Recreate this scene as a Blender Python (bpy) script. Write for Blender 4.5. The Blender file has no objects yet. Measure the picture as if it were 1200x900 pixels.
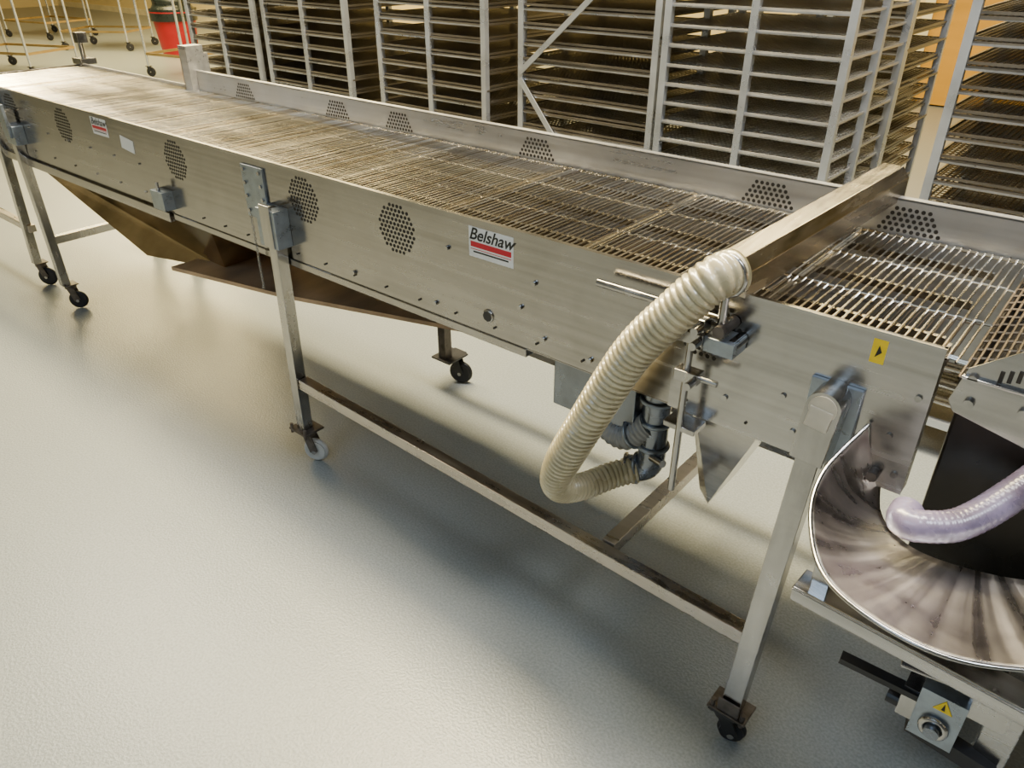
import bpy, math, random
from mathutils import Vector, Matrix
random.seed(3)
S=bpy.context.scene
PI=math.pi
# ---------------------------------------------------------------- materials
def mat(name, col, rough=0.5, metal=0.0, var=0.12, scale=(6,6,6), rvar=0.1, bump=0.0, bscale=60, detail=4, coat=0.0, trans=0.0, emit=None, col2=None):
    m=bpy.data.materials.new(name); m.use_nodes=True
    nt=m.node_tree; b=nt.nodes['Principled BSDF']
    tc=nt.nodes.new('ShaderNodeTexCoord'); mp=nt.nodes.new('ShaderNodeMapping')
    mp.inputs['Scale'].default_value=scale
    nt.links.new(tc.outputs['Object'],mp.inputs['Vector'])
    n=nt.nodes.new('ShaderNodeTexNoise'); n.inputs['Scale'].default_value=1.0; n.inputs['Detail'].default_value=detail
    nt.links.new(mp.outputs[0],n.inputs['Vector'])
    r=nt.nodes.new('ShaderNodeValToRGB')
    r.color_ramp.elements[0].position=0.3; r.color_ramp.elements[1].position=0.7
    c1=[max(0,c*(1-var)) for c in col]; c2=list(col2) if col2 else [min(1,c*(1+var)) for c in col]
    r.color_ramp.elements[0].color=(*c1,1); r.color_ramp.elements[1].color=(*c2,1)
    nt.links.new(n.outputs['Fac'],r.inputs['Fac']); nt.links.new(r.outputs['Color'],b.inputs['Base Color'])
    mr=nt.nodes.new('ShaderNodeMapRange'); mr.inputs['From Min'].default_value=.3; mr.inputs['From Max'].default_value=.7; mr.inputs['To Min'].default_value=max(0.02,rough-rvar); mr.inputs['To Max'].default_value=min(1,rough+rvar)
    nt.links.new(n.outputs['Fac'],mr.inputs['Value']); nt.links.new(mr.outputs[0],b.inputs['Roughness'])
    b.inputs['Metallic'].default_value=metal
    b.inputs['Coat Weight'].default_value=coat
    b.inputs['Transmission Weight'].default_value=trans
    if bump>0:
        n2=nt.nodes.new('ShaderNodeTexNoise'); n2.inputs['Scale'].default_value=bscale
        nt.links.new(tc.outputs['Object'],n2.inputs['Vector'])
        bp=nt.nodes.new('ShaderNodeBump'); bp.inputs['Strength'].default_value=bump; bp.inputs['Distance'].default_value=0.01
        nt.links.new(n2.outputs['Fac'],bp.inputs['Height']); nt.links.new(bp.outputs[0],b.inputs['Normal'])
    return m
def steelmat(name,col,rough=.3,streak=(1.2,60,60),var=.25,smudge=3.0,metal=1.0,radial=None):
    """brushed steel: long streaks x blotchy smudges, both driving colour + roughness"""
    m=bpy.data.materials.new(name);m.use_nodes=True;nt=m.node_tree;b=nt.nodes['Principled BSDF']
    tc=nt.nodes.new('ShaderNodeTexCoord')
    mp=nt.nodes.new('ShaderNodeMapping');nt.links.new(tc.outputs['Object'],mp.inputs[0])
    a=nt.nodes.new('ShaderNodeTexNoise');a.inputs['Scale'].default_value=1;a.inputs['Detail'].default_value=6
    if radial:
        mp.inputs['Location'].default_value=(-radial[0],-radial[1],0)
        g=nt.nodes.new('ShaderNodeTexGradient');g.gradient_type='RADIAL';nt.links.new(mp.outputs[0],g.inputs[0])
        mu=nt.nodes.new('ShaderNodeMath');mu.operation='MULTIPLY';mu.inputs[1].default_value=radial[2];nt.links.new(g.outputs['Fac'],mu.inputs[0])
        a.noise_dimensions='1D';a.inputs['Detail'].default_value=3;nt.links.new(mu.outputs[0],a.inputs['W'])
    else:
        mp.inputs['Scale'].default_value=streak;nt.links.new(mp.outputs[0],a.inputs[0])
    s=nt.nodes.new('ShaderNodeTexNoise');s.inputs['Scale'].default_value=smudge;s.inputs['Detail'].default_value=7;s.inputs['Roughness'].default_value=.65;s.inputs['Distortion'].default_value=.6;nt.links.new(tc.outputs['Object'],s.inputs[0])
    ad=nt.nodes.new('ShaderNodeMath');ad.operation='ADD';nt.links.new(a.outputs['Fac'],ad.inputs[0]);nt.links.new(s.outputs['Fac'],ad.inputs[1])
    r=nt.nodes.new('ShaderNodeValToRGB');r.color_ramp.elements[0].position=.0;r.color_ramp.elements[1].position=1
    mr0=nt.nodes.new('ShaderNodeMapRange');mr0.inputs['From Min'].default_value=.7;mr0.inputs['From Max'].default_value=1.3;nt.links.new(ad.outputs[0],mr0.inputs['Value']);nt.links.new(mr0.outputs[0],r.inputs[0])
    r.color_ramp.elements[0].color=(*[c*(1-var) for c in col],1);r.color_ramp.elements[1].color=(*[min(1,c*(1+var)) for c in col],1)
    nt.links.new(r.outputs[0],b.inputs['Base Color']);b.inputs['Metallic'].default_value=metal
    mr=nt.nodes.new('ShaderNodeMapRange');mr.inputs['To Min'].default_value=max(.05,rough-.1);mr.inputs['To Max'].default_value=rough+.12;nt.links.new(mr0.outputs[0],mr.inputs['Value']);nt.links.new(mr.outputs[0],b.inputs['Roughness'])
    bp=nt.nodes.new('ShaderNodeBump');bp.inputs['Strength'].default_value=.35 if radial else .12;bp.inputs['Distance'].default_value=.003 if radial else .002;nt.links.new(a.outputs['Fac'],bp.inputs['Height']);nt.links.new(bp.outputs[0],b.inputs['Normal'])
    return m
M={}
M['panel']=steelmat('brushed_stainless_panel',(0.36,0.345,0.33),.20,var=.24)
M['panel2']=steelmat('brushed_stainless_light',(0.43,0.42,0.41),.20,var=.22)
M['panel3']=steelmat('satin_stainless_inner_wall',(0.57,0.565,0.56),.34,var=.14,metal=.8)
M['steel']=steelmat('stainless_tube',(0.42,0.41,0.40),.20,(30,30,4),.25,8)
M['steel_w']=steelmat('warm_steel_rail',(0.50,0.46,0.42),.30,(3,60,60),.14,8)
M['plate']=mat('galvanised_bluegrey_plate',(0.30,0.34,0.39),0.34,0.85,0.2,(30,30,30),0.1)
M['rod']=mat('belt_wire_steel',(0.64,0.59,0.50),0.22,1.0,0.18,(1.6,4.5,2),0.06,detail=7)
M['rod_d']=mat('belt_wire_steel_worn',(0.44,0.385,0.30),0.24,1.0,0.22,(1.6,4.5,2),0.08,detail=7)
M['rod_l']=mat('belt_wire_steel_bright',(0.82,0.78,0.71),0.18,1.0,0.15,(1.6,4.5,2),0.05,detail=7)
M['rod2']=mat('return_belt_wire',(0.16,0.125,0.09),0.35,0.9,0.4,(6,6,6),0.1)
M['dark']=mat('dark_hole',(0.02,0.016,0.012),0.7,0.0,0.2)
M['black']=mat('black_rubber',(0.012,0.012,0.014),0.45,0.0,0.2,(20,20,20))
M['brown']=mat('dark_bracket_steel',(0.11,0.095,0.085),0.4,0.7,0.4,(40,40,40))
M['wheelw']=mat('pale_caster_wheel',(0.50,0.50,0.48),0.45,0.0,0.1,(30,30,30))
M['goldpan']=mat('greasy_drip_pan',(0.52,0.40,0.24),0.20,1.0,0.5,(3.5,3.5,3.5),0.1,detail=8)
M['pan']=mat('dark_crumb_pan',(0.025,0.02,0.015),0.4,0.6,0.5,(4,4,4),0.12)  # near-black colour stands in for the shade below the belt
M['tray']=mat('tan_drip_tray',(0.38,0.26,0.16),0.4,0.3,0.35,(9,3,9),0.1)
M['hose']=mat('cream_corrugated_plastic',(0.49,0.425,0.26),0.26,0.0,0.18,(14,14,14),0.08,coat=0.4,trans=0.1)
M['purple']=mat('lavender_hose_plastic',(0.26,0.215,0.33),0.28,0.0,0.35,(14,14,14),0.08,coat=0.2,trans=0.2)
M['greyhose']=mat('grey_hose_plastic',(0.26,0.26,0.25),0.35,0.0,0.15,(18,18,18),coat=0.2)
M['pipe']=mat('pipe_fitting_grey',(0.20,0.22,0.255),0.24,0.8,0.25,(20,20,20))
M['bar']=steelmat('suction_bar_steel',(0.52,0.46,0.37),.22,(90,1.0,90),.15,6)
M['white']=mat('label_white',(0.78,0.78,0.76),0.4,0,0.03)
M['red']=mat('label_red',(0.55,0.0,0.02),0.4,0,0.05)
M['ink']=mat('label_ink',(0.008,0.008,0.008),0.5,0,0.05)
M['yellow']=mat('warning_yellow',(0.85,0.60,0.0),0.4,0,0.08,(40,40,40))
M['cream']=mat('cream_plastic_cap',(0.60,0.54,0.42),0.4,0,0.1,(20,20,20))
M['chute']=steelmat('swirled_stainless_chute',(0.70,0.645,0.60),.30,var=.22,smudge=6,radial=(-.03,1.30,45))
M['tank']=mat('dark_machine_body',(0.02,0.017,0.014),0.3,0.6,0.4,(6,6,6))  # near-black colour stands in for shade inside the machine
M['alu']=mat('aluminium_rack_tube',(0.60,0.63,0.68),0.32,0.75,0.1,(10,10,10))
M['ledge']=mat('rack_ledge_steel',(0.50,0.51,0.53),0.32,0.85,0.15,(10,10,10))
M['redbin']=mat('red_bin_plastic',(0.34,0.0,0.006),0.45,0,0.1,(6,6,6))
M['bag']=mat('black_bin_bag',(0.01,0.015,0.015),0.3,0,0.3,(8,8,8),bump=0.5,bscale=14)
M['brass']=mat('cart_warm_steel',(0.45,0.32,0.14),0.35,0.8,0.15)
M['scr_w']=mat('screen_wire_steel',(0.24,0.215,0.18),0.35,0.85,0.25,(3,3,3))
M['scr_b']=mat('screen_wire_bright',(0.60,0.57,0.52),0.35,0.7,0.2,(3,3,3))
M['scr_p']=mat('light_sheet_pan',(0.86,0.82,0.74),0.5,0.0,0.10,(5,5,5),detail=6)
# ---------------------------------------------------------------- mesh builder
class MB:
    def __init__(s): s.v=[];s.f=[];s.m=[];s.sm=[];s.mats=[]
    def mi(s,k):
        if k not in s.mats: s.mats.append(k)
        return s.mats.index(k)
    def add(s,vs,fs,k,smooth=False):
        o=len(s.v); s.v+= [tuple(v) for v in vs]; i=s.mi(k)
        for f in fs: s.f.append([a+o for a in f]); s.m.append(i); s.sm.append(smooth)
    def box(s,a,b,k):
        x0,x1=sorted((a[0],b[0]));y0,y1=sorted((a[1],b[1]));z0,z1=sorted((a[2],b[2]))
        vs=[(x0,y0,z0),(x1,y0,z0),(x1,y1,z0),(x0,y1,z0),(x0,y0,z1),(x1,y0,z1),(x1,y1,z1),(x0,y1,z1)]
        s.add(vs,[(0,3,2,1),(4,5,6,7),(0,1,5,4),(1,2,6,5),(2,3,7,6),(3,0,4,7)],k)
    def beam(s,p,q,w,h,k,up=(0,0,1)):
        p=Vector(p);q=Vector(q);d=(q-p).normalized();u=Vector(up)
        if abs(d.dot(u))>0.95:u=Vector((0,1,0))
        a=d.cross(u).normalized();b=a.cross(d).normalized()
        vs=[]
        for c in (p,q):
            for sx,sy in((-1,-1),(1,-1),(1,1),(-1,1)): vs.append(c+a*w/2*sx+b*h/2*sy)
        s.add(vs,[(0,1,2,3),(7,6,5,4),(0,4,5,1),(1,5,6,2),(2,6,7,3),(3,7,4,0)],k)
    def cyl(s,p,q,r,k,n=12,caps=True,r2=None):
        p=Vector(p);q=Vector(q);d=(q-p).normalized();u=Vector((0,0,1)) if abs(d.z)<0.9 else Vector((1,0,0))
        a=d.cross(u).normalized();b=a.cross(d);vs=[]
        for c,rr in((p,r),(q,r if r2 is None else r2)):
            for i in range(n):
                t=2*PI*i/n; vs.append(c+a*math.cos(t)*rr+b*math.sin(t)*rr)
        s.add(vs,[(i,(i+1)%n,n+(i+1)%n,n+i) for i in range(n)],k,n>6)
        if caps: s.add(vs,[tuple(range(n-1,-1,-1)),tuple(range(n,2*n))],k)
    def torus(s,c,ax,R,r,k,n=24,m=10):
        c=Vector(c);ax=Vector(ax).normalized();u=Vector((0,0,1)) if abs(ax.z)<0.9 else Vector((1,0,0))
        a=ax.cross(u).normalized();b=a.cross(ax);vs=[]
        for i in range(n):
            t=2*PI*i/n;d=a*math.cos(t)+b*math.sin(t)
            for j in range(m):
                w=2*PI*j/m; vs.append(c+d*(R+r*math.cos(w))+ax*r*math.sin(w))
        s.add(vs,[(i*m+j,((i+1)%n)*m+j,((i+1)%n)*m+(j+1)%m,i*m+(j+1)%m) for i in range(n) for j in range(m)],k,True)
    def disc(s,c,nrm,r,k,n=10):
        c=Vector(c);d=Vector(nrm).normalized();u=Vector((0,0,1)) if abs(d.z)<0.9 else Vector((1,0,0))
        a=u.cross(d).normalized();b=d.cross(a)
        s.add([c+a*math.cos(2*PI*i/n)*r+b*math.sin(2*PI*i/n)*r for i in range(n)],[tuple(range(n))],k)
    def prism(s,poly,y0,y1,k):
        n=len(poly);vs=[(x,y0,z) for x,z in poly]+[(x,y1,z) for x,z in poly]
        s.add(vs,[tuple(range(n)),tuple(range(2*n-1,n-1,-1))]+[(i,n+i,n+(i+1)%n,(i+1)%n) for i in range(n)],k)
    def sweep(s,path,rf,k,n=20,step=0.004,caps=True):
        pts=spline(path,step);N=len(pts);L=0;a=None;vs=[]
        for i,p in enumerate(pts):
            d=(pts[min(i+1,N-1)]-pts[max(i-1,0)]).normalized()
            if a is None:
                u=Vector((0,0,1)) if abs(d.z)<0.9 else Vector((1,0,0)); a=d.cross(u).normalized()
            else: a=(a-d*a.dot(d)).normalized()
            b=a.cross(d); r=rf(L,i/(N-1))
            for j in range(n):
                t=2*PI*j/n; vs.append(p+a*math.cos(t)*r+b*math.sin(t)*r)
            if i<N-1:L+=(pts[i+1]-p).length
        s.add(vs,[(i*n+j,i*n+(j+1)%n,(i+1)*n+(j+1)%n,(i+1)*n+j) for i in range(N-1) for j in range(n)],k,True)
        if caps: s.add(vs,[tuple(range(n-1,-1,-1)),tuple(range((N-1)*n,N*n))],k)
    def build(s,name,parent=None,bevel=0,solid=0):
        me=bpy.data.meshes.new(name); me.from_pydata(s.v,[],s.f)
        for k in s.mats: me.materials.append(M[k])
        me.polygons.foreach_set('material_index',s.m); me.polygons.foreach_set('use_smooth',s.sm); me.update()
        o=bpy.data.objects.new(name,me); S.collection.objects.link(o)
        if parent:o.parent=parent
        if solid:
            md=o.modifiers.new('s','SOLIDIFY');md.thickness=solid
        if bevel:
            md=o.modifiers.new('b','BEVEL');md.width=bevel;md.segments=2;md.limit_method='ANGLE'
        return o
def catmull(P,t):
    n=len(P)-1;x=t*n;i=min(int(x),n-1);f=x-i
    p0=P[max(i-1,0)];p1=P[i];p2=P[i+1];p3=P[min(i+2,n)]
    return 0.5*((2*p1)+(p2-p0)*f+(2*p0-5*p1+4*p2-p3)*f*f+(3*p1-p0-3*p2+p3)*f*f*f)
def spline(path,step):
    P=[Vector(p) for p in path];K=len(P)*60
    raw=[catmull(P,i/K) for i in range(K+1)]
    L=[0]
    for i in range(1,K+1):L.append(L[-1]+(raw[i]-raw[i-1]).length)
    N=max(2,int(L[-1]/step));res=[];j=0
    for i in range(N+1):
        t=L[-1]*i/N
        while j<K-1 and L[j+1]<t:j+=1
        f=(t-L[j])/max(1e-9,L[j+1]-L[j]);res.append(raw[j].lerp(raw[j+1],min(1,f)))
    return res
def empty(name,loc=(0,0,0)):
    e=bpy.data.objects.new(name,None);S.collection.objects.link(e);e.empty_display_size=0.1;e.location=loc;return e
# ---------------------------------------------------------------- room
def slab(name,a,b,m):
    k=MB();M['_'+name]=m;k.box(a,b,'_'+name);return k.build(name)
fm=bpy.data.materials.new('epoxy_floor');fm.use_nodes=True;nt=fm.node_tree;b=nt.nodes['Principled BSDF']
tc=nt.nodes.new('ShaderNodeTexCoord')
n1=nt.nodes.new('ShaderNodeTexNoise');n1.inputs['Scale'].default_value=0.7;n1.inputs['Detail'].default_value=3;n1.inputs['Roughness'].default_value=.5;nt.links.new(tc.outputs['Object'],n1.inputs['Vector'])
r1=nt.nodes.new('ShaderNodeValToRGB');r1.color_ramp.elements[0].position=.25;r1.color_ramp.elements[1].position=.75
r1.color_ramp.elements[0].color=(0.215,0.235,0.24,1);r1.color_ramp.elements[1].color=(0.25,0.265,0.258,1)
nt.links.new(n1.outputs['Fac'],r1.inputs[0])
n2=nt.nodes.new('ShaderNodeTexNoise');n2.inputs['Scale'].default_value=150;n2.inputs['Detail'].default_value=3;nt.links.new(tc.outputs['Object'],n2.inputs['Vector'])
mr=nt.nodes.new('ShaderNodeMapRange');mr.inputs['From Min'].default_value=.35;mr.inputs['From Max'].default_value=.65;mr.inputs['To Min'].default_value=.84;mr.inputs['To Max'].default_value=1.12;nt.links.new(n2.outputs['Fac'],mr.inputs['Value'])
mx=nt.nodes.new('ShaderNodeMix');mx.data_type='RGBA';mx.blend_type='MULTIPLY';mx.inputs['Factor'].default_value=1
nt.links.new(r1.outputs[0],mx.inputs['A']);nt.links.new(mr.outputs[0],mx.inputs['B']);nt.links.new(mx.outputs['Result'],b.inputs['Base Color'])
b.inputs['Roughness'].default_value=.29
bp=nt.nodes.new('ShaderNodeBump');bp.inputs['Strength'].default_value=.3;bp.inputs['Distance'].default_value=.004;nt.links.new(n2.outputs['Fac'],bp.inputs['Height']);nt.links.new(bp.outputs[0],b.inputs['Normal'])
slab('floor',(-24,-5,-0.1),(8,9.7,0),fm)
wm=mat('warm_cream_wall',(0.68,0.54,0.28),0.7,0,0.05,(0.6,0.6,0.6))
wm2=mat('bluegrey_wall',(0.20,0.23,0.28),0.7,0,0.05,(0.6,0.6,0.6))
cm=mat('ceiling_white',(0.42,0.42,0.41),0.8,0,0.04,(0.6,0.6,0.6))
slab('wall_back',(-24,9.7,0),(8,9.85,4.4),wm)
slab('wall_front',(-24,-5.15,0),(8,-5,4.4),wm2)
slab('wall_left',(-24.15,-5,0),(-24,9.7,4.4),wm)
slab('wall_right',(8,-5,0),(8.15,9.7,4.4),wm2)
slab('ceiling',(-24.15,-5.15,4.4),(8.15,9.85,4.5),cm)
M['ochre']=mat('ochre_door_panel',(0.50,0.25,0.015),0.5,0,0.12,(1,1,6));M['trim']=mat('pale_trim',(0.7,0.62,0.42),0.5,0)
k=MB();k.box((-2.3,9.62,0.02),(-0.9,9.68,2.2),'ochre');k.box((-2.4,9.60,0),(-2.3,9.69,2.3),'trim');k.box((-0.9,9.60,0),(-0.8,9.69,2.3),'trim');k.box((-2.3,9.60,2.2),(-0.9,9.69,2.3),'trim')
k.cyl((-1.05,9.58,1.0),(-1.05,9.62,1.0),0.03,'steel');k.build('door_1')
k=MB();k.box((-24,9.68,0),(-2.4,9.7,0.12),'trim');k.box((-0.8,9.68,0),(8,9.7,0.12),'trim');k.build('baseboard_back')
# ---------------------------------------------------------------- casters
def caster(k,x,y,r=0.045,wheel='wheelw',top=0.13,ang=0.3,br='brown'):
    ca,sa=math.cos(ang),math.sin(ang);ax=Vector((-sa,ca,0));tr=Vector((ca,sa,0));c=Vector((x,y,0))
    w=c+tr*0.02+Vector((0,0,r))
    k.cyl(w-ax*0.013,w+ax*0.013,r*0.80,wheel,20);k.torus(w,ax,r*0.80,r*0.2,wheel,24,8)
    k.cyl(w-ax*0.024,w+ax*0.024,0.008,'steel',10)
    for sgn in(-1,1):
        k.beam(w+ax*0.02*sgn,c+ax*0.02*sgn+Vector((0,0,top-0.012)),0.004,0.03,br,up=tr)
    k.cyl(c+Vector((0,0,top-0.016)),c+Vector((0,0,top)),0.027,br,16)
    k.beam(c+Vector((-0.033,0,top+.003)),c+Vector((0.033,0,top+.003)),0.06,0.006,br)
# ---------------------------------------------------------------- conveyor
conv=empty('cooling_conveyor')
YN,YF=1.250,1.822;XL,XR=-4.45,-0.157;ZT,ZB=1.04,0.758
k=MB()
k.box((XL,YN,ZB),(XR,YN+.004,ZT),'panel')
k.box((XL,YN-.001,ZB-.002),(XR-.12,YN+.03,ZB),'panel')
k.box((-0.62,YN-.0025,ZB-.004),(XR+.001,YN,ZT+.002),'panel2')
k.box((XL,YN+.004,ZT-.004),(XR,YN+.012,ZT),'panel')
k.box((XR-.004,YN-.002,ZB),(XR+.001,YN+.03,ZT),'panel')
k.build('side_panel_near',conv)
k=MB();k.box((-3.32,YF,ZB),(XR+.02,YF+.004,1.10),'panel3');k.box((-3.32,YF,1.098),(XR+.02,YF+.022,1.102),'panel3')
k.box((XL,YF,ZB),(-3.32,YF+.004,1.035),'panel3')
k.box((-3.36,YF-.03,0.98),(-3.30,YF+.05,1.20),'panel3');k.box((-3.36,YF-.03,1.0),(-3.355,YF+.1,1.16),'panel3')
k.build('side_panel_far',conv)
k=MB();k.box((XL,YN-.012,.722),(-2.62,YN+.04,.757),'panel');k.box((-2.60,YN-.004,.735),(-1.0,YN+.03,.757),'panel')
k.box((XL,YN+.0,.757),(XL+.004,YF,1.03),'panel');k.build('lower_channel',conv,bevel=.002)
def belt(name,x0,x1,z,sp,r,key,y0,y1,parent,lines,slope=0,varied=False):
    k=MB();x=x0;i=0
    while x<x1:
        zz=z+slope*(x-x0);kk=key
        if varied:
            zz+=random.uniform(-.0009,.0009);kk=random.choice(['rod','rod','rod_d','rod_l'])
        k.cyl((x,y0,zz),(x+random.uniform(-.001,.001),y1,zz),r,kk,6,False)
        for l in lines:
            j=(1 if i%2 else -1)*sp*0.18
            k.cyl((x,l+j,zz),(x+sp,l+j,zz+slope*sp),r*1.05,kk,5,False)
        x+=sp;i+=1
    return k.build(name,parent)
lines=[YN+.012,YN+.02,YN+.19,YN+.38,YF-.02,YF-.012]
belt('wire_belt',XL+.02,XR+.02,1.022,.0150,.0023,'rod',YN+.006,YF-.003,conv,lines,varied=True)
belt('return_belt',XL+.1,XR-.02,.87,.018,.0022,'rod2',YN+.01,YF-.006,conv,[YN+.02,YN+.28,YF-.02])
k=MB()
for yy in(YN+.10,YN+.285,YN+.47):k.box((XL+.02,yy-.005,1.003),(XR-.02,yy+.005,1.017),'rod')
x=XL+.2
while x<XR:
    k.box((x-.012,YN+.004,1.000),(x+.012,YF,1.016),'rod');x+=.42
k.build('belt_supports',conv)
k=MB();k.box((-4.3,YN+.01,.775),(-.25,YF-.004,.779),'pan');k.build('crumb_pan',conv)  # added dark sheet, makes the gaps between belt wires look shaded
def perf(k,cx,cz,R,y,nrm,zmin=-1):
    p=.0138;ny=int(R/p/.866)+1
    for a in range(-ny,ny+1):
        for b in range(-ny*2,ny*2+1):
            x=b*p+(a%2)*p/2;z=a*p*.866
            if x*x+z*z<R*R and cz+z>zmin: k.disc((cx+x,y,cz+z),nrm,.0048,'dark',8)
k=MB()
for cx in(-3.86,-3.356,-2.51,-1.816,-1.43):perf(k,cx,.957,.066,YN-.0006,(0,-1,0))
perf(k,-.555,.955,.066,YN-.0031,(0,-1,0))
for cx in(-2.95,-2.36,-2.03,-1.43,-.705,-.375):perf(k,cx,1.02,.07,YF-.0006,(0,-1,0),1.025)
k.build('vent_perforations',conv)
def label(cx,cz,w,h,y):
    e=MB();e.box((cx-w/2,y-.001,cz-h/2),(cx+w/2,y,cz+h/2),'white');e.box((cx-w*.46,y-.0014,cz-h*.16),(cx+w*.46,y-.001,cz+h*.02),'red')
    e.box((cx-w*.4,y-.0014,cz-h*.34),(cx+w*.4,y-.001,cz-h*.29),'ink');e.box((cx-w*.46,y-.0014,cz-h*.24),(cx+w*.46,y-.001,cz-h*.22),'red')
    e.build('maker_label',conv)
    cu=bpy.data.curves.new('label_text','FONT');cu.body='Belshaw';cu.size=h*.56;cu.shear=.35;cu.align_x='CENTER';cu.extrude=.0002;cu.offset=.0006*h/.07
    o=bpy.data.objects.new('label_text',cu);S.collection.objects.link(o);o.parent=conv;o.location=(cx,y-.0014,cz+h*.09);o.rotation_euler=(PI/2,0,0);cu.materials.append(M['ink'])
label(-1.11,.985,.135,.073,YN);label(-3.03,.995,.12,.062,YN)
k=MB();k.beam((-2.88,YN-.001,.965),(-2.79,YN-.001,.955),.001,.045,'white',up=(0,0,1))
k.box((-.263,YN-.0036,.985),(-.240,YN-.0025,1.028),'yellow');k.prism([(-.256,.995),(-.246,1.006),(-.252,1.018)],YN-.004,YN-.0036,'ink');k.build('stickers',conv)
k=MB()
def bolt(x,z,r=.006,key='steel',y=YN):k.cyl((x,y-.005,z),(x,y,z),r,key,8)
bolt(-1.121,.807,.014,'black');k.torus((-1.121,YN-.002,.807),(0,1,0),.014,.003,'steel')
for x,z in[(-.39,.866),(-.174,.946),(-.175,.79),(-.36,.80),(-.95,.80),(-1.3,.79),(-1.62,.79),(-1.25,.95),(-.98,.93),(-.2,.86),(-.5,.82),(-.82,.79),(-1.02,.86)]:bolt(x,z,.006,y=YN-.002)
x=-4.3
while x<-2.7:bolt(x,.90,.004);bolt(x,.80,.004);x+=.19
x=-2.4
while x<-.3:bolt(x,.782,.003,'dark');x+=.13
k.box((-2.105,YN-.007,.855),(-1.995,YN,1.015),'plate')
for bx in(-2.09,-2.01):
    for bz in(.875,.92,.96,1.0):k.cyl((bx,YN-.012,bz),(bx,YN-.007,bz),.006,'steel',8)
k.box((-2.66,YN-.04,.775),(-2.58,YN,.84),'plate');k.cyl((-2.62,YN-.03,.84),(-2.62,YN-.03,.87),.006,'steel')
k.cyl((-.205,YN-.025,.782),(-.205,YN-.0025,.782),.010,'brown',8)
k.build('bolts_and_plates',conv,bevel=.0012)
k=MB();z=.87
while z>.62:
    k.torus((-2.07,YN-.02,z),(1,0,0) if int(z*1000/9)%2 else(0,1,0),.004,.0012,'steel',8,5);z-=.009
k.build('hanging_chain',conv)
T=.038
def stand_leg(k,top,bot,key='steel',w=T):
    k.beam(top,bot,w,w,key,up=(0,1,0))
k=MB();YL=1.224
stand_leg(k,(-1.94,YL,.915),(-1.955,YL,.135))
k.box((-1.99,YL-.026,.80),(-1.90,YN,.915),'plate');k.box((-1.965,YL-.03,.80),(-1.915,YL-.018,.93),'steel')
k.box((-2.00,YL-.035,.132),(-1.91,YL+.045,.140),'brown')
for bx in(-1.992,-1.918):k.cyl((bx,YL-.028,.12),(bx,YL-.028,.155),.006,'brown',8)
caster(k,-1.955,YL+.01,.046,'wheelw',.132,0.5)
k.beam((-1.94,1.90,.9),(-1.94,1.90,.13),T,T,'brown',up=(0,1,0));k.box((-1.97,YF+.005,.80),(-1.91,1.90,.86),'plate')
k.box((-1.99,1.87,.132),(-1.89,1.98,.140),'black');caster(k,-1.94,1.96,.05,'black',.132,.4,'black')
# right leg: tube running up into a wider rounded collar with a cream end cap
stand_leg(k,(-.306,1.214,.83),(-.335,1.172,.105),w=.042)
k.beam((-.300,1.2135,.905),(-.308,1.2085,.79),.060,.058,'steel',up=(0,1,0))
k.cyl((-.300,1.184,.905),(-.300,YN-.003,.905),.030,'steel',24)
k.cyl((-.300,1.182,.905),(-.300,1.184,.905),.024,'cream',24);k.beam((-.300,1.181,.905),(-.305,1.179,.865),.040,.003,'cream',up=(0,1,0))
k.box((-.345,YN-.012,.77),(-.255,YN-.003,.93),'plate')
k.box((-.382,1.140,.100),(-.292,1.205,.107),'brown');k.box((-.36,1.144,.108),(-.31,1.149,.145),'brown')
for bx in(-.372,-.302):k.cyl((bx,1.15,.088),(bx,1.15,.125),.006,'brown',8)
caster(k,-.345,1.168,.034,'black',.098,.3,'black')
k.beam((-.33,1.90,.9),(-.33,1.90,.13),T,T,'steel',up=(0,1,0));k.box((-.36,YF+.005,.80),(-.30,1.90,.86),'plate');caster(k,-.33,1.90,.046,'black',.132,.2,'black')
k.beam((-1.93,YL+.005,.325),(-.345,YL-.03,.31),.036,.036,'steel_w');k.beam((-1.93,1.90,.325),(-.34,1.90,.32),.036,.036,'steel_w')
k.beam((-.72,YL,.318),(-.72,1.90,.32),.036,.036,'steel_w')
k.build('stand_frame',conv,bevel=.003)
k=MB()
k.beam((-3.84,YL,.96),(-3.90,YL+.03,.13),T,T,'steel',up=(0,1,0));k.box((-3.89,YL-.02,.82),(-3.79,YN,.90),'plate');k.box((-3.87,YL-.03,.85),(-3.81,YL-.018,.99),'plate')
caster(k,-3.90,YL+.05,.045,'black',.125,.9,'brown')
k.beam((-4.02,YL,1.0),(-4.30,YL+.06,.14),T,T,'steel',up=(0,1,0));k.box((-4.07,YL-.03,.90),(-3.98,YN,1.02),'plate');caster(k,-4.32,YL+.08,.05,'black',.125,.7,'brown')
k.beam((-3.86,1.9,.95),(-3.88,1.9,.13),T,T,'steel',up=(0,1,0));k.box((-3.89,YF+.005,.80),(-3.83,1.90,.86),'plate');caster(k,-3.88,1.9,.045,'black',.125,.4,'brown')
k.beam((-3.885,YL+.02,.36),(-3.885,1.9,.36),.036,.036,'steel')
k.beam((-4.2,YL+.06,.34),(-5.4,YL+.06,.34),.036,.036,'steel_w');k.beam((-4.3,1.9,.9),(-4.3,1.9,.13),T,T,'steel',up=(0,1,0));k.box((-4.33,YF+.005,.80),(-4.27,1.90,.86),'plate');caster(k,-4.3,1.9,.045,'black',.125,.4,'brown')
k.beam((-5.4,YL+.06,.9),(-5.4,YL+.06,.13),T,T,'steel',up=(0,1,0));caster(k,-5.4,YL+.06,.045,'black',.125,.4,'brown')
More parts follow.
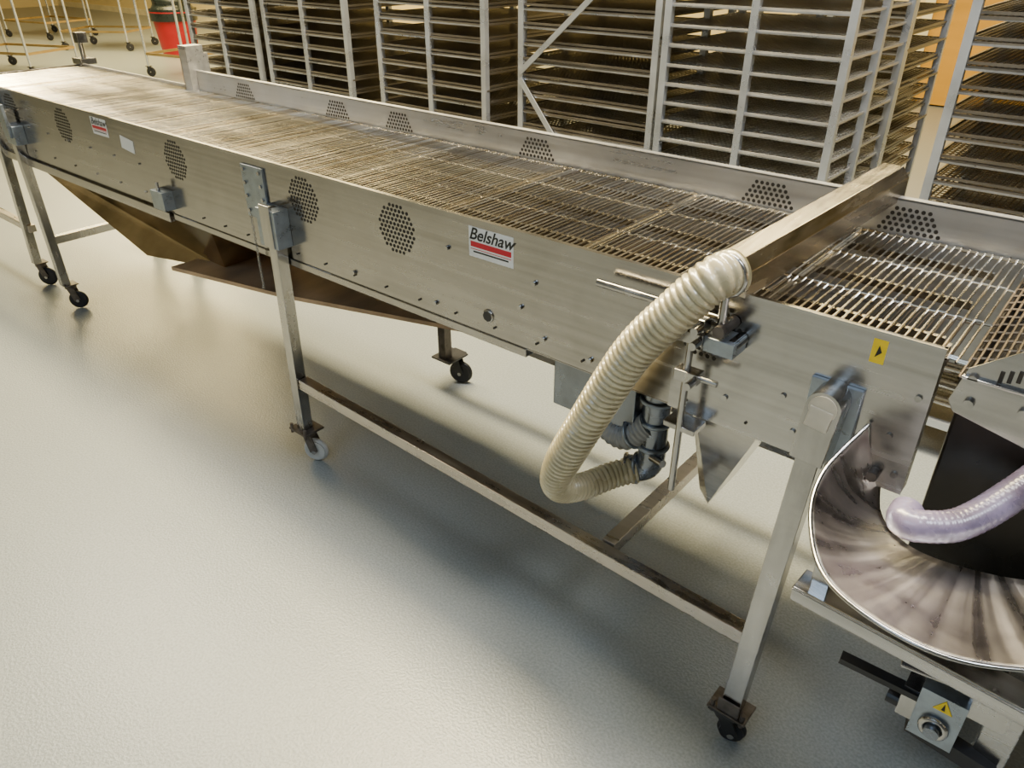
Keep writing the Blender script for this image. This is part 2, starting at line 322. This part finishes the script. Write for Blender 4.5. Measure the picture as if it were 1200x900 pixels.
k.cyl((-4.43,YF+.02,.9),(-4.43,YF+.02,1.16),.012,'steel');k.box((-4.48,YF-.02,1.03),(-4.38,YF+.06,1.06),'steel');k.box((-4.45,YF,1.13),(-4.40,YF+.05,1.18),'steel')
k.build('stand_frame_rear',conv,bevel=.003)
k=MB()
t=[(-3.95,1.27,.757),(-2.42,1.27,.757),(-2.42,1.79,.757),(-3.95,1.79,.757)]
b_=[(-2.98,1.285,.50),(-2.60,1.40,.50),(-2.60,1.60,.50),(-2.98,1.60,.50)]
k.add(t+b_,[(0,1,5,4),(1,2,6,5),(2,3,7,6),(3,0,4,7),(4,5,6,7)],'goldpan')
k.build('drip_hopper',conv,solid=.003)
k=MB()
q=[(-2.75,1.262),(-2.20,1.38),(-1.50,1.60),(-1.50,1.79),(-2.75,1.79)]
k.add([(x,y,.515) for x,y in q]+[(x,y,.50) for x,y in q],[(0,1,2,3,4),(9,8,7,6,5)]+[(i,i+5,(i+1)%5+5,(i+1)%5) for i in range(5)],'tray')
for x in(-2.6,-1.65):
    k.cyl((x,1.74,.51),(x,1.74,.76),.006,'steel',8)
k.build('lower_tray',conv)
k=MB();k.box((-1.0,1.36,.555),(-.76,1.70,.756),'pipe');k.box((-1.01,1.35,.70),(-.75,1.71,.706),'steel');k.build('blower_box',conv,bevel=.006)
k=MB();t=[(-.68,1.45,.757),(-.44,1.43,.757),(-.44,1.72,.757),(-.68,1.72,.757)];b_=[(-.625,1.50,.38),(-.585,1.46,.38),(-.585,1.60,.38),(-.625,1.60,.38)]
k.add(t+b_,[(0,1,5,4),(1,2,6,5),(2,3,7,6),(3,0,4,7)],'panel2');k.build('drain_hopper',conv,solid=.003)
k=MB();k.cyl((-.72,1.395,.50),(-.72,1.395,.757),.034,'pipe',20)
for z in(.66,.60,.53):k.torus((-.72,1.395,z),(0,0,1),.036,.006,'plate')
k.sweep([(-.72,1.395,.53),(-.72,1.393,.485),(-.735,1.39,.458),(-.775,1.37,.448)],lambda L,t:.034,'pipe',18,.008)
k.torus((-.750,1.383,.453),(1,.3,.2),.036,.006,'plate');k.torus((-.772,1.371,.449),(1,.4,.2),.035,.005,'steel');k.cyl((-.70,1.36,.52),(-.66,1.34,.53),.01,'steel')
k.sweep([(-.73,1.385,.590),(-.78,1.37,.540),(-.84,1.38,.545),(-.88,1.44,.60)],lambda L,t:.032+.002*math.cos(2*PI*L/.012),'greyhose',18,.003)
k.torus((-.765,1.375,.556),(1,0,.6),.036,.005,'plate')
k.build('drain_pipes',conv)
# --- suction bar
bar=empty('suction_bar')
k=MB();p=Vector((-.512,1.205,1.088));q=Vector((-.445,1.862,1.128));d=(q-p).normalized();a=d.cross(Vector((0,0,1))).normalized();u=a.cross(d)
prof=[(-.036,-.036),(.036,-.036),(.036,.012),(.020,.034),(-.024,.034),(-.036,.020)]
vs=[c+a*x+u*z for c in(p,q) for x,z in prof];n=6
k.add(vs,[(i,(i+1)%n,n+(i+1)%n,n+i) for i in range(n)]+[tuple(range(n-1,-1,-1)),tuple(range(n,2*n))],'bar')
k.cyl(p-d*.03,p+d*.005,.033,'bar',20)
k.build('bar_body',bar,bevel=.0015)
k=MB();k.cyl((-.565,1.20,.985),(-.565,1.20,.59),.0075,'steel',12)
k.cyl((-.79,1.215,.995),(-.66,1.215,.995),.008,'steel',12);k.cyl((-.66,1.215,.995),(-.50,1.215,.995),.008,'steel',12)
for z in(.985,.955,.87):
    k.box((-.585,1.185,z-.012),(-.535,1.215,z+.012),'steel');k.cyl((-.540,1.18,z),(-.540,1.155,z),.008,'steel',8)
k.cyl((-.54,1.20,.87),(-.50,1.20,.87),.006,'steel');k.box((-.535,1.19,.935),(-.475,1.245,.965),'plate')
k.cyl((-.505,1.18,.985),(-.505,1.245,.985),.012,'brown',10);k.cyl((-.485,1.20,.955),(-.485,1.245,.955),.013,'steel',6);k.cyl((-.51,1.20,.99),(-.51,1.20,1.06),.008,'steel')
k.box((-.60,1.195,.74),(-.53,1.247,.752),'steel')
k.build('clamp_rod',bar,bevel=.0015)
k=MB()
hp=[(-.508,1.215,1.092),(-.525,1.17,1.085),(-.575,1.145,1.02),(-.648,1.13,.915),(-.728,1.115,.74),(-.805,1.125,.57),(-.835,1.17,.475),(-.825,1.25,.435),(-.79,1.33,.44),(-.75,1.375,.452)]
k.sweep(hp,lambda L,t:(.0385 if t<.6 else .0385-.006*min(1,(t-.6)/.15))*(1+.07*(2*abs(math.cos(PI*L/.0135))-1)),'hose',26,.0019)
k.torus((-.512,1.195,1.09),(.1,1,.05),.037,.005,'steel')
k.build('corrugated_hose',bar)
# ---------------------------------------------------------------- glazing machine (right foreground)
gm=empty('glazing_machine')
k=MB()
oc=[Vector(p) for p in[(-.235,1.238,.872),(-.262,1.13,.82),(-.238,1.03,.788),(-.165,.93,.775),(-.03,.895,.775),(.08,.94,.775),(.17,1.03,.775),(.21,1.15,.775)]]
ic=[Vector(p) for p in[(-.192,1.262,.75),(-.175,1.225,.725),(-.145,1.19,.72),(-.096,1.164,.72),(-.026,1.17,.72),(.052,1.20,.72),(.11,1.25,.72),(.14,1.30,.72)]]
N=90;Kk=14;vs=[]
for i in range(N+1):
    o=catmull(oc,i/N);c=catmull(ic,i/N)
    for j in range(Kk+1):
        t=j/Kk;pp=o.lerp(c,t);pp.z-=.014*math.sin(PI*t);vs.append(pp)
k.add(vs,[(i*(Kk+1)+j,(i+1)*(Kk+1)+j,(i+1)*(Kk+1)+j+1,i*(Kk+1)+j+1) for i in range(N) for j in range(Kk)],'chute',True)
k.build('curved_chute',gm,solid=.003)
k=MB();k.sweep(oc,lambda L,t:.0035,'panel2',8,.01);k.build('chute_rim',gm)
k=MB();k.box((-.125,1.30,.42),(.65,1.85,.96),'tank');k.box((-.13,1.26,.95),(-.118,1.83,1.0),'tank');k.build('tank_body',gm,bevel=.01)  # body block coloured near-black to imitate the shaded interior and end gap
k=MB();k.prism([(-.128,.985),(-.118,.968),(-.013,.945),(.3,.87),(.3,1.32),(-.057,1.092),(-.115,1.045)],1.198,1.202,'panel2')
k.box((-.12,1.19,1.03),(.3,1.20,1.034),'panel2')
for i in range(7):
    k.box((-.075+i*.011,1.1965,1.035+i*.004),(-.069+i*.011,1.1985,1.055+i*.004),'dark')
for x,z in((-.10,.99),(-.105,1.03),(-.03,1.0),(.0,.97)):k.cyl((x,1.19,z),(x,1.198,z),.008,'steel',8)
k.prism([(-.128,.985),(.3,.95),(.3,1.32),(-.12,1.04)],1.83,1.834,'panel2')
k.build('side_plate',gm,bevel=.001)
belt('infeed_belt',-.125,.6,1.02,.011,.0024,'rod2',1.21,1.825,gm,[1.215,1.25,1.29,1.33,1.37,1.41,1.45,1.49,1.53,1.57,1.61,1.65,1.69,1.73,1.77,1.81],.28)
k=MB();k.sweep([(-.128,1.16,.79),(-.125,1.13,.79),(-.10,1.13,.792),(-.05,1.17,.80),(.0,1.25,.84),(.05,1.34,.90),(.10,1.42,.98)],lambda L,t:.026*(1+.012*math.cos(2*PI*L/.010)),'purple',22,.0025);k.build('lavender_hose',gm)
k=MB();k.beam((-.235,1.035,.665),(.30,1.01,.655),.06,.004,'panel2');k.beam((-.235,1.008,.655),(.30,.985,.645),.004,.03,'panel2')
k.beam((-.20,1.03,.66),(-.20,1.03,.74),.03,.004,'steel',up=(0,1,0))
k.box((.083,1.125,0),(.133,1.175,.72),'panel2');k.box((.083,1.7,0),(.133,1.75,.6),'panel2');k.box((.6,1.125,0),(.65,1.175,.95),'panel2');k.box((.6,1.7,0),(.65,1.75,.6),'panel2');k.box((.09,1.13,.63),(.64,1.17,.66),'panel2')
k.beam((-.06,1.10,.56),(.14,1.13,.56),.07,.006,'panel2');k.build('support_frame',gm,bevel=.002)
k=MB();k.box((-.015,1.075,.42),(.055,1.14,.53),'plate');k.torus((.02,1.07,.46),(0,1,0),.018,.006,'steel');k.cyl((.02,1.055,.46),(.02,1.075,.46),.012,'pipe',16)
k.box((-.04,1.09,.43),(-.015,1.13,.50),'steel');k.cyl((-.06,1.1,.45),(-.04,1.1,.45),.012,'black')
k.prism([(.008,.500),(.038,.500),(.023,.526)],1.0735,1.075,'yellow');k.prism([(.020,.504),(.026,.504),(.023,.520)],1.073,1.0736,'ink')
k.beam((-.145,1.08,.50),(.0,1.095,.49),.022,.012,'black');k.beam((-.015,1.10,.42),(.12,1.12,.38),.03,.03,'black');k.box((.05,1.09,.50),(.11,1.14,.58),'steel')
k.build('gear_motor',gm,bevel=.003)
# ---------------------------------------------------------------- racks
def screen_mesh(w,dp,solid):
    k=MB();h=.0013;wk='scr_b' if solid else 'scr_w'
    nx=int(w/.0165);ny=int(dp/.027)
    for i in range(nx+1):
        x=-w/2+w*i/nx;k.box((x-h,-dp/2,-h),(x+h,dp/2,h),wk)
    for i in range(ny+1):
        y=-dp/2+dp*i/ny;k.box((-w/2,y-h,-2.5*h),(w/2,y+h,-.5*h),wk)
    for y in(-dp/2,dp/2):k.box((-w/2,y-.003,-.004),(w/2,y+.003,.004),wk)
    for x in(-w/2,w/2):k.box((x-.003,-dp/2,-.004),(x+.003,dp/2,.004),wk)
    if solid:
        k.box((-w/2+.01,-dp/2+.008,-.006),(w/2-.01,dp/2-.008,-.0045),'scr_p')
        k.box((-w/2+.008,-dp/2+.006,-.006),(w/2-.008,-dp/2+.009,.003),'scr_p')
    me=bpy.data.meshes.new('screen');me.from_pydata(k.v,[],k.f)
    for q in k.mats:me.materials.append(M[q])
    me.polygons.foreach_set('material_index',k.m);me.update();return me
cache={}
def rack(x0,x1,y0,y1,solid,mid=True,diag=None,off=0.0,midy=False):
    cx,cy=(x0+x1)/2,(y0+y1)/2
    e=empty('bakery_rack',(cx,cy,0));inv=Matrix.Translation((-cx,-cy,0))
    k=MB();t=.026
    px=[x0+t/2,x1-t/2]
    for y in(y0+t/2,y1-t/2):
        for x in px+([cx] if mid else[]):k.box((x-t/2,y-t/2,.12),(x+t/2,y+t/2,1.78),'alu')
        for z in(.12,1.755):k.box((x0,y-t/2,z),(x1,y+t/2,z+t),'alu')
    if midy:
        for x in px:k.box((x-t/2,cy-t/2,.12),(x+t/2,cy+t/2,1.78),'alu')
    for x in px:
        for z in(.12,1.755):k.box((x-t/2,y0,z),(x+t/2,y1,z+t),'alu')
    if diag:
        for p,q in diag:k.beam((p[0],y0-.004,p[1]),(q[0],y0-.004,q[1]),.006,.022,'alu')
    z=.2+off
    while z<1.72:
        k.box((x0+t,y0+.004,z),(x1-t,y0+.006,z+.006),'ledge');k.box((x0+t,y0+.006,z),(x1-t,y0+.03,z+.0015),'ledge')
        k.box((x0+t,y1-.006,z),(x1-t,y1-.004,z+.006),'ledge');k.box((x0+t,y1-.03,z),(x1-t,y1-.006,z+.0015),'ledge')
        z+=.066
    for x in px:
        for y in(y0+t/2,y1-t/2):caster(k,x,y,.05,'black',.118,random.random()*3,'steel')
    o=k.build('frame',e);o.matrix_parent_inverse=inv
    key=(round(x1-x0,3),round(y1-y0,3),solid)
    if key not in cache:cache[key]=screen_mesh(x1-x0-.024,y1-y0-.02,solid)
    z=.2+off
    while z<1.72:
        for r in range(1 if solid else 2):
            o=bpy.data.objects.new('wire_screen',cache[key]);S.collection.objects.link(o);o.parent=e
            o.location=(random.uniform(-.012,.012),random.uniform(-.004,.004),z+.0075+r*.013);o.rotation_euler=(random.uniform(-.004,.004),0,random.uniform(-.006,.006))
        z+=.066
Y0,Y1=2.65,3.27
rack(-.54,.14,Y0,Y1,False,True,off=.01)
rack(-1.512,-.841,Y0,Y1,True,True,midy=True)
rack(-2.195,-1.53,Y0+.01,Y1,False,False,[((-2.18,1.107),(-1.55,1.64)),((-2.18,1.08),(-1.55,.35))],.02)
rack(-3.07,-2.37,Y0,Y1,False,True,off=.01)
rack(-4.0,-3.29,Y0,Y1,False,True,off=.03)
rack(-4.79,-4.08,Y0,Y1,False,True)
rack(-1.55,-.90,3.5,4.1,False,True)
# ---------------------------------------------------------------- far carts & bin
def cart(x,y,w,d,h,rot):
    e=empty('utility_cart',(x,y,0));k=MB()
    for sx in(-1,1):
        for sy in(-1,1):
            k.cyl((sx*w/2,sy*d/2,.12),(sx*w/2,sy*d/2,h),.016,'alu',10);caster(k,sx*w/2,sy*d/2,.06,'black',.125,.5,'black')
    for z in(.28,h):
        k.box((-w/2,-d/2-.012,z-.015),(w/2,-d/2+.012,z+.015),'brass');k.box((-w/2,d/2-.012,z-.015),(w/2,d/2+.012,z+.015),'brass')
        k.box((-w/2-.012,-d/2,z-.015),(-w/2+.012,d/2,z+.015),'brass');k.box((w/2-.012,-d/2,z-.015),(w/2+.012,d/2,z+.015),'brass')
    k.box((-w/2,-d/2,h),(w/2,d/2,h+.02),'brass')
    o=k.build('cart_frame',e);e.rotation_euler=(0,0,rot)
cart(-14.0,6.3,1.1,.8,.95,.6);cart(-12.4,4.3,1.2,.8,.95,.4);cart(-16.5,6.4,1.2,.9,.95,.2);cart(-10.3,5.6,.7,.7,.95,.2)
e=empty('trash_bin',(-12.2,6.55,0));k=MB()
k.cyl((0,0,.03),(0,0,.62),.26,'redbin',24,True,.32);k.torus((0,0,.62),(0,0,1),.325,.02,'redbin');k.cyl((0,0,.50),(0,0,.66),.335,'bag',24,False,.345)
k.sweep([(0,0,.6),(0,0,.75),(.02,0,.95),(0,.02,1.1)],lambda L,t:.33*(1-.5*t)+.015*math.sin(40*L),'bag',20,.03)
for i in range(4):k.cyl((.2*math.cos(i*PI/2),.2*math.sin(i*PI/2)-.02,.02),(.2*math.cos(i*PI/2),.2*math.sin(i*PI/2)+.02,.02),.02,'black')
k.build('bin_body',e)
# ---------------------------------------------------------------- lights
def area(name,loc,sx,sy,p,col,tgt=None):
    l=bpy.data.lights.new(name,'AREA');l.shape='RECTANGLE';l.size=sx;l.size_y=sy;l.energy=p;l.color=col
    o=bpy.data.objects.new(name,l);S.collection.objects.link(o);o.location=loc
    if tgt:o.rotation_euler=(Vector(tgt)-Vector(loc)).to_track_quat('-Z','Y').to_euler()
area('ceiling_light_warm',(-2.6,2.3,4.3),2.6,.7,660,(1,.82,.45))
area('ceiling_light_center',(-.4,1.9,4.3),1.6,.8,220,(1,.95,.86))
area('ceiling_light_left',(-5.6,1.6,4.3),2.4,.6,350,(1,.87,.58))
area('ceiling_light_front',(-1.2,-2.6,4.3),2.4,1.0,90,(.55,.75,1))  # added cool fill behind the camera, tints the shade blue
area('ceiling_light_corner',(1.6,.6,4.3),1.2,1.0,110,(.85,.92,1))  # added light, gives the chute something bright to reflect
area('ceiling_light_far',(-11,5.5,4.3),9,2,1600,(1,.80,.38))
area('ceiling_light_rear',(-1.5,6.8,4.3),3,1,240,(1,.82,.42))
w=bpy.data.worlds.new('world');S.world=w;w.use_nodes=True;w.node_tree.nodes['Background'].inputs[0].default_value=(.6,.65,.7,1);w.node_tree.nodes['Background'].inputs[1].default_value=.3
# ---------------------------------------------------------------- camera
c=bpy.data.cameras.new('camera');c.sensor_width=36;c.lens=36*894/1200;co=bpy.data.objects.new('camera',c);S.collection.objects.link(co)
co.location=(0,0,1.6);co.rotation_euler=(math.radians(90-30.4),0,math.radians(39.94));c.clip_start=.02;S.camera=co
